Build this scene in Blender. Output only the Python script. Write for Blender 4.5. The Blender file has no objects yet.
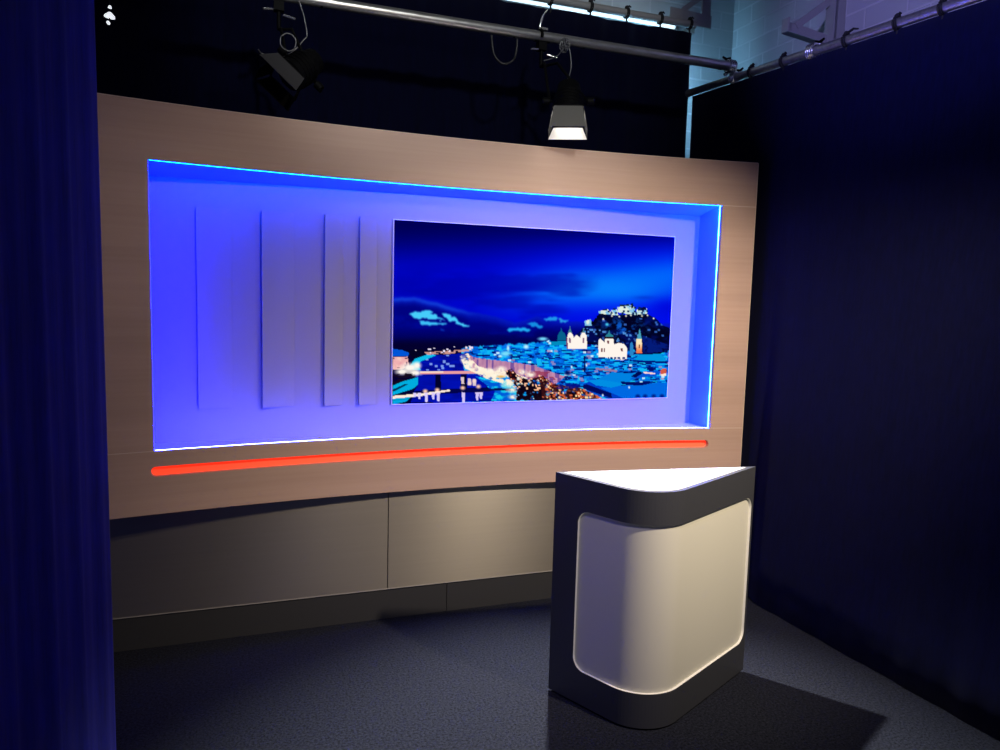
import bpy, math, random
import numpy as np
from mathutils import Vector, Matrix

random.seed(7)
rng = np.random.RandomState(11)
scn = bpy.context.scene
COL = scn.collection
PI = math.pi


# ------------------------------------------------------------------ materials
def srgb(r, g, b):
    def f(c):
        c /= 255.0
        return c / 12.92 if c <= 0.04045 else ((c + 0.055) / 1.055) ** 2.4
    return (f(r), f(g), f(b), 1.0)


def mat(name, color=(0.5, 0.5, 0.5, 1), rough=0.5, metal=0.0, emit=None, estr=0.0, spec=0.5):
    m = bpy.data.materials.new(name)
    m.use_nodes = True
    b = m.node_tree.nodes['Principled BSDF']
    b.inputs['Base Color'].default_value = color
    b.inputs['Roughness'].default_value = rough
    b.inputs['Metallic'].default_value = metal
    b.inputs['Specular IOR Level'].default_value = spec
    if emit:
        b.inputs['Emission Color'].default_value = emit
        b.inputs['Emission Strength'].default_value = estr
    return m


def nodes_of(m):
    return m.node_tree.nodes, m.node_tree.links, m.node_tree.nodes['Principled BSDF']


def noise_mix(m, scale, c1, c2, lo=0.3, hi=0.7, detail=4, rough=0.6, coord='Object'):
    n, l, b = nodes_of(m)
    tc = n.new('ShaderNodeTexCoord')
    mp = n.new('ShaderNodeMapping')
    mp.inputs['Scale'].default_value = scale
    l.new(tc.outputs[coord], mp.inputs['Vector'])
    nz = n.new('ShaderNodeTexNoise')
    nz.inputs['Scale'].default_value = 1.0
    nz.inputs['Detail'].default_value = detail
    nz.inputs['Roughness'].default_value = rough
    l.new(mp.outputs[0], nz.inputs['Vector'])
    cr = n.new('ShaderNodeValToRGB')
    cr.color_ramp.elements[0].position = lo
    cr.color_ramp.elements[0].color = c1
    cr.color_ramp.elements[1].position = hi
    cr.color_ramp.elements[1].color = c2
    l.new(nz.outputs['Fac'], cr.inputs['Fac'])
    l.new(cr.outputs['Color'], b.inputs['Base Color'])
    return nz, cr


def add_bump(m, height_socket, strength=0.3, dist=0.002):
    n, l, b = nodes_of(m)
    bp = n.new('ShaderNodeBump')
    bp.inputs['Strength'].default_value = strength
    bp.inputs['Distance'].default_value = dist
    l.new(height_socket, bp.inputs['Height'])
    l.new(bp.outputs[0], b.inputs['Normal'])


def make_wood():
    m = mat('pale_maple_veneer', rough=0.48, spec=0.35)
    n, l, b = nodes_of(m)
    geo = n.new('ShaderNodeNewGeometry')
    mp = n.new('ShaderNodeMapping')
    mp.inputs['Scale'].default_value = (0.9, 0.9, 38.0)
    l.new(geo.outputs['Position'], mp.inputs['Vector'])
    nz = n.new('ShaderNodeTexNoise')
    nz.inputs['Scale'].default_value = 1.6
    nz.inputs['Detail'].default_value = 5
    nz.inputs['Roughness'].default_value = 0.62
    l.new(mp.outputs[0], nz.inputs['Vector'])
    cr = n.new('ShaderNodeValToRGB')
    cr.color_ramp.elements[0].position = 0.25
    cr.color_ramp.elements[0].color = (0.450, 0.305, 0.245, 1)
    cr.color_ramp.elements[1].position = 0.75
    cr.color_ramp.elements[1].color = (0.490, 0.343, 0.277, 1)
    l.new(nz.outputs['Fac'], cr.inputs['Fac'])
    # board to board tone, boards laid horizontally about 13 cm high
    mp2 = n.new('ShaderNodeMapping')
    mp2.inputs['Scale'].default_value = (0.55, 0.0, 7.6)
    l.new(geo.outputs['Position'], mp2.inputs['Vector'])
    vo = n.new('ShaderNodeTexNoise')
    vo.inputs['Scale'].default_value = 1.0
    vo.inputs['Detail'].default_value = 0
    l.new(mp2.outputs[0], vo.inputs['Vector'])
    mr = n.new('ShaderNodeMapRange')
    mr.inputs['From Min'].default_value = 0.3
    mr.inputs['From Max'].default_value = 0.7
    mr.inputs['To Min'].default_value = 0.93
    mr.inputs['To Max'].default_value = 1.05
    l.new(vo.outputs['Fac'], mr.inputs['Value'])
    mx = n.new('ShaderNodeMixRGB')
    mx.blend_type = 'MULTIPLY'
    mx.inputs['Fac'].default_value = 1.0
    l.new(cr.outputs['Color'], mx.inputs[1])
    l.new(mr.outputs[0], mx.inputs[2])
    l.new(mx.outputs[0], b.inputs['Base Color'])
    add_bump(m, nz.outputs['Fac'], 0.06, 0.001)
    return m


def make_brick(name, axis):
    m = mat(name, rough=0.75)
    n, l, b = nodes_of(m)
    geo = n.new('ShaderNodeNewGeometry')
    sp = n.new('ShaderNodeSeparateXYZ')
    l.new(geo.outputs['Position'], sp.inputs[0])
    cb = n.new('ShaderNodeCombineXYZ')
    l.new(sp.outputs[axis], cb.inputs[0])
    l.new(sp.outputs['Z'], cb.inputs[1])
    br = n.new('ShaderNodeTexBrick')
    br.inputs['Color1'].default_value = (0.50, 0.51, 0.51, 1)
    br.inputs['Color2'].default_value = (0.45, 0.46, 0.46, 1)
    br.inputs['Mortar'].default_value = (0.58, 0.58, 0.58, 1)
    br.inputs['Scale'].default_value = 1.0
    br.inputs['Mortar Size'].default_value = 0.007
    br.inputs['Mortar Smooth'].default_value = 0.2
    br.inputs['Brick Width'].default_value = 0.30
    br.inputs['Row Height'].default_value = 0.125
    l.new(cb.outputs[0], br.inputs['Vector'])
    l.new(br.outputs['Color'], b.inputs['Base Color'])
    inv = n.new('ShaderNodeMath')
    inv.operation = 'SUBTRACT'
    inv.inputs[0].default_value = 1.0
    l.new(br.outputs['Fac'], inv.inputs[1])
    add_bump(m, inv.outputs[0], 0.6, 0.006)
    return m


def make_carpet():
    m = mat('charcoal_carpet', rough=0.95, spec=0.1)
    nz, cr = noise_mix(m, (95, 95, 95), (0.0008, 0.0010, 0.0016, 1), (0.027, 0.031, 0.046, 1), 0.33, 0.70, 5, 0.75)
    add_bump(m, nz.outputs['Fac'], 0.6, 0.004)
    return m


def make_curtain_mat(name, c):
    m = mat(name, c, rough=0.95, spec=0.08)
    c2 = (c[0] * 1.7, c[1] * 1.7, c[2] * 1.7, 1)
    noise_mix(m, (60, 60, 9), c, c2, 0.3, 0.75, 3, 0.6)
    b = m.node_tree.nodes['Principled BSDF']
    b.inputs['Sheen Weight'].default_value = 0.12
    b.inputs['Sheen Tint'].default_value = (0.35, 0.38, 0.6, 1)
    return m


def make_silver():
    m = mat('brushed_champagne_laminate', (0.26, 0.24, 0.21, 1), rough=0.37, metal=0.85)
    nz, cr = noise_mix(m, (1.0, 1.0, 60), (0.345, 0.322, 0.280, 1), (0.360, 0.335, 0.292, 1), 0.3, 0.7, 3, 0.6)
    n, l, b = nodes_of(m)
    b.inputs['Anisotropic'].default_value = 0.85
    tg = n.new('ShaderNodeCombineXYZ')
    tg.inputs[2].default_value = 1.0
    l.new(tg.outputs[0], b.inputs['Tangent'])
    return m


M = {}
M['wood'] = make_wood()
M['edge'] = mat('pale_veneer_edging', (0.62, 0.50, 0.42, 1), 0.5)
M['white_board'] = mat('pale_grey_board', (0.265, 0.25, 0.275, 1), 0.6, spec=0.15)
M['cove'] = mat('led_tinted_cove', (0.13, 0.32, 0.58, 1), 0.5, spec=0.2)  # blue of the LED light put into the cove colour
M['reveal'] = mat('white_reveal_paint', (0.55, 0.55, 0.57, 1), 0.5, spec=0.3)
M['silver'] = make_silver()
M['toe'] = mat('dark_grey_plinth_laminate', (0.030, 0.031, 0.033, 1), 0.5)
M['back_black'] = mat('black_paint', (0.006, 0.006, 0.007, 1), 0.9, spec=0.1)
M['carpet'] = make_carpet()
M['curtain'] = make_curtain_mat('black_velvet', (0.0012, 0.0019, 0.0200, 1))  # black cloth, blue LED spill put into its colour
M['curtain_black'] = make_curtain_mat('soot_black_velvet', (0.0005, 0.0008, 0.0095, 1))  # black cloth again, a little of the blue spill in its colour
M['curtain_blue_lit'] = make_curtain_mat('blue_lit_black_velvet', (0.004, 0.004, 0.110, 1))  # black cloth with the blue LED glow put into its colour
M['brick_x'] = make_brick('painted_block_wall_facing_front', 'X')
M['brick_y'] = make_brick('painted_block_wall_facing_left', 'Y')
M['ceiling'] = mat('dark_ceiling_paint', (0.03, 0.03, 0.03, 1), 0.9)
M['steel'] = mat('brushed_steel_tube', (0.52, 0.51, 0.50, 1), 0.33, 0.85)
noise_mix(M['steel'], (14, 60, 60), (0.40, 0.39, 0.38, 1), (0.60, 0.59, 0.58, 1), 0.3, 0.7, 4)
M['grey_metal'] = mat('grey_painted_steel', (0.34, 0.335, 0.32, 1), 0.5, 0.2)
M['galv'] = mat('galvanised_clamp_steel', (0.75, 0.75, 0.75, 1), 0.25, 0.9)
M['black_metal'] = mat('black_lamp_housing', (0.002, 0.002, 0.0025, 1), 0.6, 0.0, spec=0.08)
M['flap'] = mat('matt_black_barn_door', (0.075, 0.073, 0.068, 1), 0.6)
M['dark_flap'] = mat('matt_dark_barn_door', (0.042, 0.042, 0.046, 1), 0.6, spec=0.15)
M['inner_flap'] = mat('lamplit_barn_door', (0.88, 0.87, 0.84, 1), 0.5)  # lamplight on the inner face put into this pale colour
M['tape'] = mat('black_cloth_tape', (0.008, 0.008, 0.009, 1), 0.7)
M['cable'] = mat('grey_safety_cable', (0.15, 0.15, 0.16, 1), 0.4, 0.5)
M['rubber'] = mat('black_rubber_cable', (0.012, 0.012, 0.014, 1), 0.5)
M['desk'] = mat('slate_grey_desk_lacquer', (0.040, 0.043, 0.050, 1), 0.45, spec=0.4)
M['desk_top'] = mat('gloss_white_desk_top', (0.86, 0.86, 0.88, 1), 0.3)
M['pane'] = mat('satin_opal_acrylic', (0.59, 0.59, 0.50, 1), 0.5, spec=0.3)
M['pane_rim'] = mat('glowing_acrylic_rim', (0.8, 0.78, 0.7, 1), 0.35, emit=(1, 0.93, 0.72, 1), estr=0.12)  # faint emission added to brighten the rim
M['bezel'] = mat('pale_screen_trim', (0.6, 0.58, 0.62, 1), 0.4)
M['lens'] = mat('lit_lamp_lens', (1, 1, 1, 1), 0.3, emit=(1.0, 0.93, 0.82, 1), estr=12.0)
M['dead_lens'] = mat('unlit_lamp_lens', (0.02, 0.02, 0.022, 1), 0.15)
M['led_blue'] = mat('blue_led_diffuser', (0.1, 0.1, 0.2, 1), 0.5, emit=(0.0, 0.0420, 1.0, 1), estr=230.0)
M['led_left'] = mat('deep_blue_led_diffuser', (0.1, 0.1, 0.2, 1), 0.5, emit=(0.0, 0.0012, 1.0, 1), estr=230.0)
M['led_side'] = mat('bright_blue_led_diffuser', (0.1, 0.1, 0.2, 1), 0.5, emit=(0.006, 0.055, 1.0, 1), estr=330.0)
M['led_low'] = mat('pale_blue_led_diffuser', (0.1, 0.1, 0.2, 1), 0.5, emit=(0.050, 0.064, 1.0, 1), estr=190.0)
M['led_red'] = mat('red_led_diffuser', (0.40, 0.17, 0.09, 1), 0.5, emit=(1.0, 0.022, 0.004, 1), estr=1.25)
M['groove'] = mat('groove_lining', (0.75, 0.5, 0.42, 1), 0.5)
M['glow'] = mat('glowing_glint', (0.9, 0.92, 1, 1), 0.4, emit=(0.9, 0.95, 1.0, 1), estr=0.9)  # emission stands in for a tiny glint
M['tube'] = mat('lit_tube', (1, 1, 1, 1), 0.3, emit=(0.62, 0.86, 1.0, 1), estr=1.5)
M['tube_strong'] = mat('bright_lit_tube', (1, 1, 1, 1), 0.3, emit=(0.25, 0.62, 1.0, 1), estr=125.0)


# ------------------------------------------------------------------ mesh helpers
class MB:
    def __init__(self):
        self.v, self.f, self.s = [], [], []

    def add(self, vs, fs, smooth=False):
        o = len(self.v)
        self.v += [tuple(p) for p in vs]
        self.f += [tuple(i + o for i in f) for f in fs]
        self.s += [smooth] * len(fs)

    def box(self, lo, hi, mtx=None):
        x0, y0, z0 = lo
        x1, y1, z1 = hi
        vs = [Vector(p) for p in ((x0, y0, z0), (x1, y0, z0), (x1, y1, z0), (x0, y1, z0), (x0, y0, z1), (x1, y0, z1), (x1, y1, z1), (x0, y1, z1))]
        if mtx is not None:
            vs = [mtx @ p for p in vs]
        self.add(vs, [(0, 3, 2, 1), (4, 5, 6, 7), (0, 1, 5, 4), (1, 2, 6, 5), (2, 3, 7, 6), (3, 0, 4, 7)])

    def tube(self, pts, r, n=12, cap=True, closed=False):
        pts = [Vector(p) for p in pts]
        k = len(pts)
        rings = []
        for i, p in enumerate(pts):
            if closed:
                t = (pts[(i + 1) % k] - pts[i - 1]).normalized()
            else:
                t = (pts[min(i + 1, k - 1)] - pts[max(i - 1, 0)]).normalized()
            a = Vector((0, 0, 1)) if abs(t.z) < 0.9 else Vector((1, 0, 0))
            u = t.cross(a).normalized()
            w = t.cross(u).normalized()
            rr = r[i] if isinstance(r, (list, tuple)) else r
            rings.append([p + (u * math.cos(2 * PI * j / n) + w * math.sin(2 * PI * j / n)) * rr for j in range(n)])
        vs = [q for ring in rings for q in ring]
        fs = []
        for i in range(k if closed else k - 1):
            i2 = (i + 1) % k
            for j in range(n):
                fs.append((i * n + j, i * n + (j + 1) % n, i2 * n + (j + 1) % n, i2 * n + j))
        self.add(vs, fs, True)
        if cap and not closed:
            self.add(rings[0], [tuple(range(n))])
            self.add(rings[-1], [tuple(reversed(range(n)))])

    def prism(self, poly, z0, z1):
        n = len(poly)
        vs = [(x, y, z0) for x, y in poly] + [(x, y, z1) for x, y in poly]
        fs = [tuple(reversed(range(n))), tuple(range(n, 2 * n))]
        fs += [(i, (i + 1) % n, n + (i + 1) % n, n + i) for i in range(n)]
        self.add(vs, fs)

    def plate(self, quad, th):
        """a flat plate: corner points in order, thickness th along the normal"""
        q = [Vector(p) for p in quad]
        nrm = (q[1] - q[0]).cross(q[2] - q[0]).normalized() * th
        n = len(q)
        vs = q + [p + nrm for p in q]
        fs = [tuple(reversed(range(n))), tuple(range(n, 2 * n))]
        fs += [(i, (i + 1) % n, n + (i + 1) % n, n + i) for i in range(n)]
        self.add(vs, fs)

    def build(self, name, material, parent=None, origin=None, bevel=0.0):
        if parent is not None:
            org = parent.matrix_world.translation if parent.parent is None else parent['_org']
            org = Vector(org)
        elif origin is not None:
            org = Vector(origin)
        else:
            a = np.array([tuple(p) for p in self.v])
            org = Vector(((a[:, 0].min() + a[:, 0].max()) / 2, (a[:, 1].min() + a[:, 1].max()) / 2, a[:, 2].min()))
        me = bpy.data.meshes.new(name)
        me.from_pydata([Vector(p) - org for p in self.v], [], self.f)
        me.polygons.foreach_set('use_smooth', self.s)
        me.materials.append(material)
        me.update()
        o = bpy.data.objects.new(name, me)
        COL.objects.link(o)
        if parent is not None:
            o.parent = parent
            ORG[o.name] = org
        else:
            o.location = org
            ORG[o.name] = org
        if bevel:
            md = o.modifiers.new('bevel', 'BEVEL')
            md.width = bevel
            md.segments = 2
            md.limit_method = 'ANGLE'
        return o


ORG = {}


def _build(self, name, material, parent=None, origin=None, bevel=0.0, _b=MB.build):
    return _b(self, name, material, parent, origin, bevel)


def part(mb, name, material, parent, bevel=0.0, label=None):
    """child mesh of a thing or of a part; vertices are given in world space"""
    org = ORG[parent.name]
    me = bpy.data.meshes.new(name)
    me.from_pydata([Vector(p) - org for p in mb.v], [], mb.f)
    me.polygons.foreach_set('use_smooth', mb.s)
    me.materials.append(material)
    me.update()
    o = bpy.data.objects.new(name, me)
    COL.objects.link(o)
    o.parent = parent
    ORG[o.name] = org
    if label:
        o['label'] = label
    if bevel:
        md = o.modifiers.new('bevel', 'BEVEL')
        md.width = bevel
        md.segments = 2
        md.limit_method = 'ANGLE'
    return o


def tag(o, label, cat, group=None):
    o['label'] = label
    o['category'] = cat
    if group:
        o['group'] = group
    return o


def struct(o):
    o['kind'] = 'structure'
    return o


def thing(name, loc, label, cat, group=None):
    o = bpy.data.objects.new(name, None)
    o.empty_display_size = 0.1
    o.location = loc
    COL.objects.link(o)
    ORG[o.name] = Vector(loc)
    return tag(o, label, cat, group)


def lerp(a, b, t):
    return a + (b - a) * t


# ------------------------------------------------------------------ setting
m = MB(); m.box((-4.0, -3.0, -0.05), (3.56, 4.86, 0.0)); struct(m.build('floor', M['carpet'], origin=(0, 0, 0)))
m = MB(); m.box((-4.0, 4.85, 0.0), (3.56, 4.97, 4.4)); struct(m.build('wall_back', M['brick_x']))
m = MB(); m.box((3.56, -3.0, -0.05), (3.68, 4.97, 4.4)); struct(m.build('wall_right', M['brick_y']))
m = MB(); m.box((-4.0, -3.0, 4.4), (3.68, 4.97, 4.5)); struct(m.build('ceiling', M['ceiling']))


# ------------------------------------------------------------------ set wall
WX0, WX1 = -0.512, 2.905
WZ0, WZ1 = 0.718, 2.559
OX0, OX1, OZ0, OZ1 = -0.302, 2.702, 1.012, 2.310
BY = 3.97                                         # face of the white board


def fy(x):
    return 3.815 - 0.165 * ((x - 1.2) / 1.72) ** 2


def curved_sheet(cols, zlo, zhi, th, zl2=None, zh2=None):
    """closed curved slab over columns x with z from zlo(x) to zhi(x)"""
    b = MB()
    n = len(cols)
    vs = []
    for x in cols:
        y = fy(x)
        a, c = zlo(x), zhi(x)
        vs += [(x, y, a), (x, y, c), (x, y + th, c), (x, y + th, a)]
    fs = []
    for i in range(n - 1):
        p, q = 4 * i, 4 * (i + 1)
        for k in range(4):
            k2 = (k + 1) % 4
            fs.append((p + k, q + k, q + k2, p + k2))
    fs.append((0, 1, 2, 3))
    e = 4 * (n - 1)
    fs.append((e + 3, e + 2, e + 1, e))
    b.add(vs, fs)
    return b


def cols(a, b, n):
    return [lerp(a, b, i / n) for i in range(n + 1)]


wall = thing('studio_set_wall', (1.2, 3.95, 0.0),
             'wide curved pale wood set wall with blue lit recess and red light slot on silver base', 'set wall')
TH = 0.022
G = 0.0012
part(curved_sheet(cols(WX0, WX1, 60), lambda x: OZ1 + G, lambda x: WZ1, TH), 'top_rail', M['wood'], wall)
part(curved_sheet(cols(WX0, OX0 - G, 6), lambda x: OZ0 + G, lambda x: OZ1 + G, TH), 'side_stile', M['wood'], wall)
part(curved_sheet(cols(OX1 + G, WX1, 6), lambda x: OZ0 + G, lambda x: OZ1 - G, TH), 'side_stile', M['wood'], wall)

# bottom rail with a round-ended slot
SX0, SX1, SZ, SR = -0.318, 2.697, 0.917, 0.0225
xs = set(cols(WX0, SX0, 4) + cols(SX1, WX1, 4) + cols(SX0 + SR, SX1 - SR, 52))
for i in range(9):
    a = PI / 2 * i / 8
    xs.add(SX0 + SR * (1 - math.cos(a)))
    xs.add(SX1 - SR * (1 - math.cos(a)))
xs = sorted(xs)
xs = [x for i, x in enumerate(xs) if i == 0 or x - xs[i - 1] > 1e-5]


def half(x):
    if x <= SX0 or x >= SX1:
        return 0.0
    d = min(x - SX0, SX1 - x)
    return SR if d >= SR else math.sqrt(max(0.0, SR * SR - (SR - d) ** 2))


rail = MB()
up = curved_sheet(xs, lambda x: SZ + half(x), lambda x: OZ0 - G, TH)
lo = curved_sheet(xs, lambda x: WZ0, lambda x: SZ - half(x), TH)
rail.add(up.v, up.f)
rail.add(lo.v, lo.f)
part(rail, 'bottom_rail', M['wood'], wall)

# pale edging lines at the panel joints and along the outer edges
eb = MB()
for xa, xb, z in ((WX0, OX0, OZ0), (OX1, WX1, OZ0), (OX1, WX1, OZ1)):
    for x0, x1 in zip(cols(xa, xb, 5)[:-1], cols(xa, xb, 5)[1:]):
        eb.add([(x0, fy(x0) - 0.0008, z - 0.0016), (x1, fy(x1) - 0.0008, z - 0.0016), (x1, fy(x1) - 0.0008, z + 0.0016), (x0, fy(x0) - 0.0008, z + 0.0016),
                (x0, fy(x0) + 0.01, z - 0.0016), (x1, fy(x1) + 0.01, z - 0.0016), (x1, fy(x1) + 0.01, z + 0.0016), (x0, fy(x0) + 0.01, z + 0.0016)],
               [(0, 1, 2, 3), (7, 6, 5, 4), (0, 4, 5, 1), (3, 2, 6, 7), (0, 3, 7, 4), (1, 5, 6, 2)])
part(eb, 'joint_edging', M['edge'], wall)
eb = curved_sheet(cols(WX0, WX1, 60), lambda x: WZ1, lambda x: WZ1 + 0.003, TH)
part(eb, 'top_edging', M['edge'], wall)
eb = MB(); y = fy(WX1); eb.box((WX1, y, WZ0), (WX1 + 0.004, y + TH, WZ1)); part(eb, 'end_edging', M['edge'], wall)

# slot lining and red lamp behind it
g = MB()
for sgn in (1, -1):
    vs, fs = [], []
    inner = [x for x in xs if SX0 <= x <= SX1]
    for x in inner:
        vs += [(x, fy(x) + TH, SZ + sgn * half(x)), (x, fy(x) + 0.040, SZ + sgn * half(x))]
    for i in range(len(inner) - 1):
        fs.append((2 * i, 2 * i + 2, 2 * i + 3, 2 * i + 1))
    g.add(vs, fs)
part(g, 'slot_lining', M['groove'], wall)
g = MB()
vs, fs = [], []
inner = [x for x in xs if SX0 <= x <= SX1]
for x in inner:
    vs += [(x, fy(x) + 0.026, SZ - half(x)), (x, fy(x) + 0.026, SZ + half(x))]
for i in range(len(inner) - 1):
    fs.append((2 * i, 2 * i + 2, 2 * i + 3, 2 * i + 1))
g.add(vs, fs)
part(g, 'slot_light', M['led_red'], wall, label='red glowing slot light')

# reveal of the recess: front edge on the curve, back edge on the board plane
RB = dict(x0=-0.335, x1=2.752, z0=0.984, z1=2.272)
RY = 4.0


def rx(x):
    return lerp(RB['x0'], RB['x1'], (x - OX0) / (OX1 - OX0))


c60 = cols(OX0 - 0.012, OX1 + 0.012, 60)
t0 = TH
ST = 0.012                                        # step of the reveal behind the front edge
LT, LB_ = OZ1 + ST, OZ0 - 0.008
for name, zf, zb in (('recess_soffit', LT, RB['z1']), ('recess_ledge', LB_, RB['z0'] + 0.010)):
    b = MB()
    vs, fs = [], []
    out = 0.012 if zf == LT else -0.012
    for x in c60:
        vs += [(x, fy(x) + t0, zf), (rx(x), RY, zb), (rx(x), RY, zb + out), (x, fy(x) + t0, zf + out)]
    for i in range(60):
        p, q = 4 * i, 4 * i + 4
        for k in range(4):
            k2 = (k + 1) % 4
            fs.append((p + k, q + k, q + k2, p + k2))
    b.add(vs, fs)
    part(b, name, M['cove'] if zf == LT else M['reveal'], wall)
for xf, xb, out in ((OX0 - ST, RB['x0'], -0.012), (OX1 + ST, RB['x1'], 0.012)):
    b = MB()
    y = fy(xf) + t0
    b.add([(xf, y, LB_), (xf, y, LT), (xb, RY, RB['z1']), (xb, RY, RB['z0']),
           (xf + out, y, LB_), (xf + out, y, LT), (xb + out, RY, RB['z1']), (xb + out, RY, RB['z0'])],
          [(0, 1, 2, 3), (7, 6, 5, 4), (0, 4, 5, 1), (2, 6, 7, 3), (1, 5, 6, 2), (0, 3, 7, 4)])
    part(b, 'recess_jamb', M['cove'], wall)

b = MB(); b.box((RB['x0'] - 0.02, BY, RB['z0'] - 0.02), (RB['x1'] + 0.02, BY + 0.022, RB['z1'] + 0.02))
part(b, 'back_board', M['white_board'], wall)

# light strips on the back of the front edge, all round the recess


def strip_h(z0, z1, mt):
    b = MB()
    vs, fs = [], []
    for x in cols(OX0 + 0.002, OX1 - 0.002, 60):
        y0 = fy(x) + TH + 0.0004
        vs += [(x, y0, z0), (x, y0, z1), (x, y0 + 0.004, z1), (x, y0 + 0.004, z0)]
    for i in range(60):
        p, q = 4 * i, 4 * i + 4
        for k in range(4):
            k2 = (k + 1) % 4
            fs.append((p + k, q + k, q + k2, p + k2))
    b.add(vs, fs)
    part(b, 'light_strip', mt, wall)


strip_h(OZ1 + 0.001, OZ1 + 0.011, M['led_blue'])
strip_h(OZ0 - 0.007, OZ0 - 0.0005, M['led_low'])
for x0, x1, mt in ((OX0 - 0.011, OX0 - 0.001, M['led_left']), (OX1 + 0.001, OX1 + 0.011, M['led_side'])):
    y0 = fy(x0) + TH + 0.0004
    b = MB(); b.box((x0, y0, OZ0), (x1, y0 + 0.004, OZ1))
    part(b, 'light_strip', mt, wall)

# four tapered slats on the board: thick left edge, flush right edge
for xa, xb, t in ((-0.120, 0.040, 0.016), (0.182, 0.340, 0.030), (0.489, 0.585, 0.026), (0.668, 0.760, 0.026)):
    b = MB()
    z0, z1 = 1.163, 2.146
    y = BY
    b.add([(xa, y - t, z0), (xb, y - 0.0008, z0), (xb, y + 0.002, z0), (xa, y + 0.002, z0),
           (xa, y - t, z1), (xb, y - 0.0008, z1), (xb, y + 0.002, z1), (xa, y + 0.002, z1)],
          [(0, 3, 2, 1), (4, 5, 6, 7), (0, 1, 5, 4), (1, 2, 6, 5), (2, 3, 7, 6), (3, 0, 4, 7)])
    part(b, 'tapered_slat', M['white_board'], wall)

# dark carcass closing the wall above and behind
b = MB()
b.box((WX0 + 0.02, BY + 0.03, 0.80), (WX1 - 0.02, BY + 0.05, WZ1 - 0.03))
part(b, 'carcass', M['back_black'], wall)

# silver base, two boards, and the plinth below it
YB = 3.866
for xa, xb in ((-0.62, 0.8135), (0.8165, 2.86)):
    b = MB(); b.box((xa, YB, 0.170), (xb, YB + 0.02, 0.80))
    part(b, 'base_board', M['silver'], wall, bevel=0.0015)
b = MB(); b.box((-0.62, YB - 0.003, 0.1675), (2.86, YB + 0.02, 0.1710)); part(b, 'base_trim', M['grey_metal'], wall)
for xa, xb in ((-0.62, 1.1485), (1.1515, 2.86)):
    b = MB(); b.box((xa, YB + 0.006, 0.0), (xb, YB + 0.03, 0.162))
    part(b, 'plinth_board', M['toe'], wall, bevel=0.001)


# ------------------------------------------------------------------ video screen with a night city picture
def homog(src, dst):
    A = []
    for (x, y), (u, v) in zip(src, dst):
        A.append([x, y, 1, 0, 0, 0, -u * x, -u * y])
        A.append([0, 0, 0, x, y, 1, -v * x, -v * y])
    h = np.linalg.solve(np.array(A, float), np.array([c for d in dst for c in d], float))
    return np.append(h, 1).reshape(3, 3)


HM = homog([(50, 38), (952, 88), (921, 604), (38, 620)], [(0, 0), (1, 0), (1, 1), (0, 1)])
NU, NV = 460, 260
uu, vv = np.meshgrid(np.linspace(0, 1, NU), np.linspace(0, 1, NV))
Hi = np.linalg.inv(HM)
den = Hi[2, 0] * uu + Hi[2, 1] * vv + Hi[2, 2]
PX = (Hi[0, 0] * uu + Hi[0, 1] * vv + Hi[0, 2]) / den      # drawing units of the picture
PY = (Hi[1, 0] * uu + Hi[1, 1] * vv + Hi[1, 2]) / den
img = np.zeros((NV, NU, 3))


def sm(a, b, x):
    t = np.clip((x - a) / (b - a), 0, 1)
    return t * t * (3 - 2 * t)


def vnoise(sx, sy, seed, octv=4):
    r = np.random.RandomState(seed)
    out = np.zeros_like(PX)
    amp, tot = 1.0, 0.0
    for o in range(octv):
        gx, gy = PX / sx * 2 ** o, PY / sy * 2 ** o
        tab = r.rand(256, 256)
        ix, iy = np.floor(gx).astype(int), np.floor(gy).astype(int)
        fx, fyy = gx - ix, gy - iy
        fx, fyy = fx * fx * (3 - 2 * fx), fyy * fyy * (3 - 2 * fyy)
        a = tab[iy % 256, ix % 256]
        b2 = tab[iy % 256, (ix + 1) % 256]
        c = tab[(iy + 1) % 256, ix % 256]
        d = tab[(iy + 1) % 256, (ix + 1) % 256]
        out += amp * ((a * (1 - fx) + b2 * fx) * (1 - fyy) + (c * (1 - fx) + d * fx) * fyy)
        tot += amp
        amp *= 0.55
    return out / tot


def cells(sx, sy, seed):
    r = np.random.RandomState(seed)
    tab = r.rand(256, 256)
    jit = r.rand(256)
    iy = np.floor(PY / sy).astype(int)
    ix = np.floor(PX / sx + jit[iy % 256]).astype(int)
    return tab[iy % 256, ix % 256]


def pmask(poly):
    ins = np.zeros(PX.shape, bool)
    n = len(poly)
    for i in range(n):
        x1, y1 = poly[i]
        x2, y2 = poly[(i + 1) % n]
        if y1 == y2:
            continue
        c = ((PY >= min(y1, y2)) & (PY < max(y1, y2)))
        xi = x1 + (PY - y1) * (x2 - x1) / (y2 - y1)
        ins ^= c & (PX < xi)
    return ins


def put(mask, c, a=1.0):
    mask = mask.astype(float) * a
    c = np.asarray(c, float)
    img[:] = img * (1 - mask[..., None]) + (c if c.ndim == 3 else c[None, None, :]) * mask[..., None]


def blob(x, y, rx_, ry_):
    return np.clip(1.4 - 1.4 * np.sqrt(((PX - x) / rx_) ** 2 + ((PY - y) / ry_) ** 2), 0, 1)


def mixc(c1, c2, t):
    return np.asarray(c1, float)[None, None, :] * (1 - t[..., None]) + np.asarray(c2, float)[None, None, :] * t[..., None]


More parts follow.
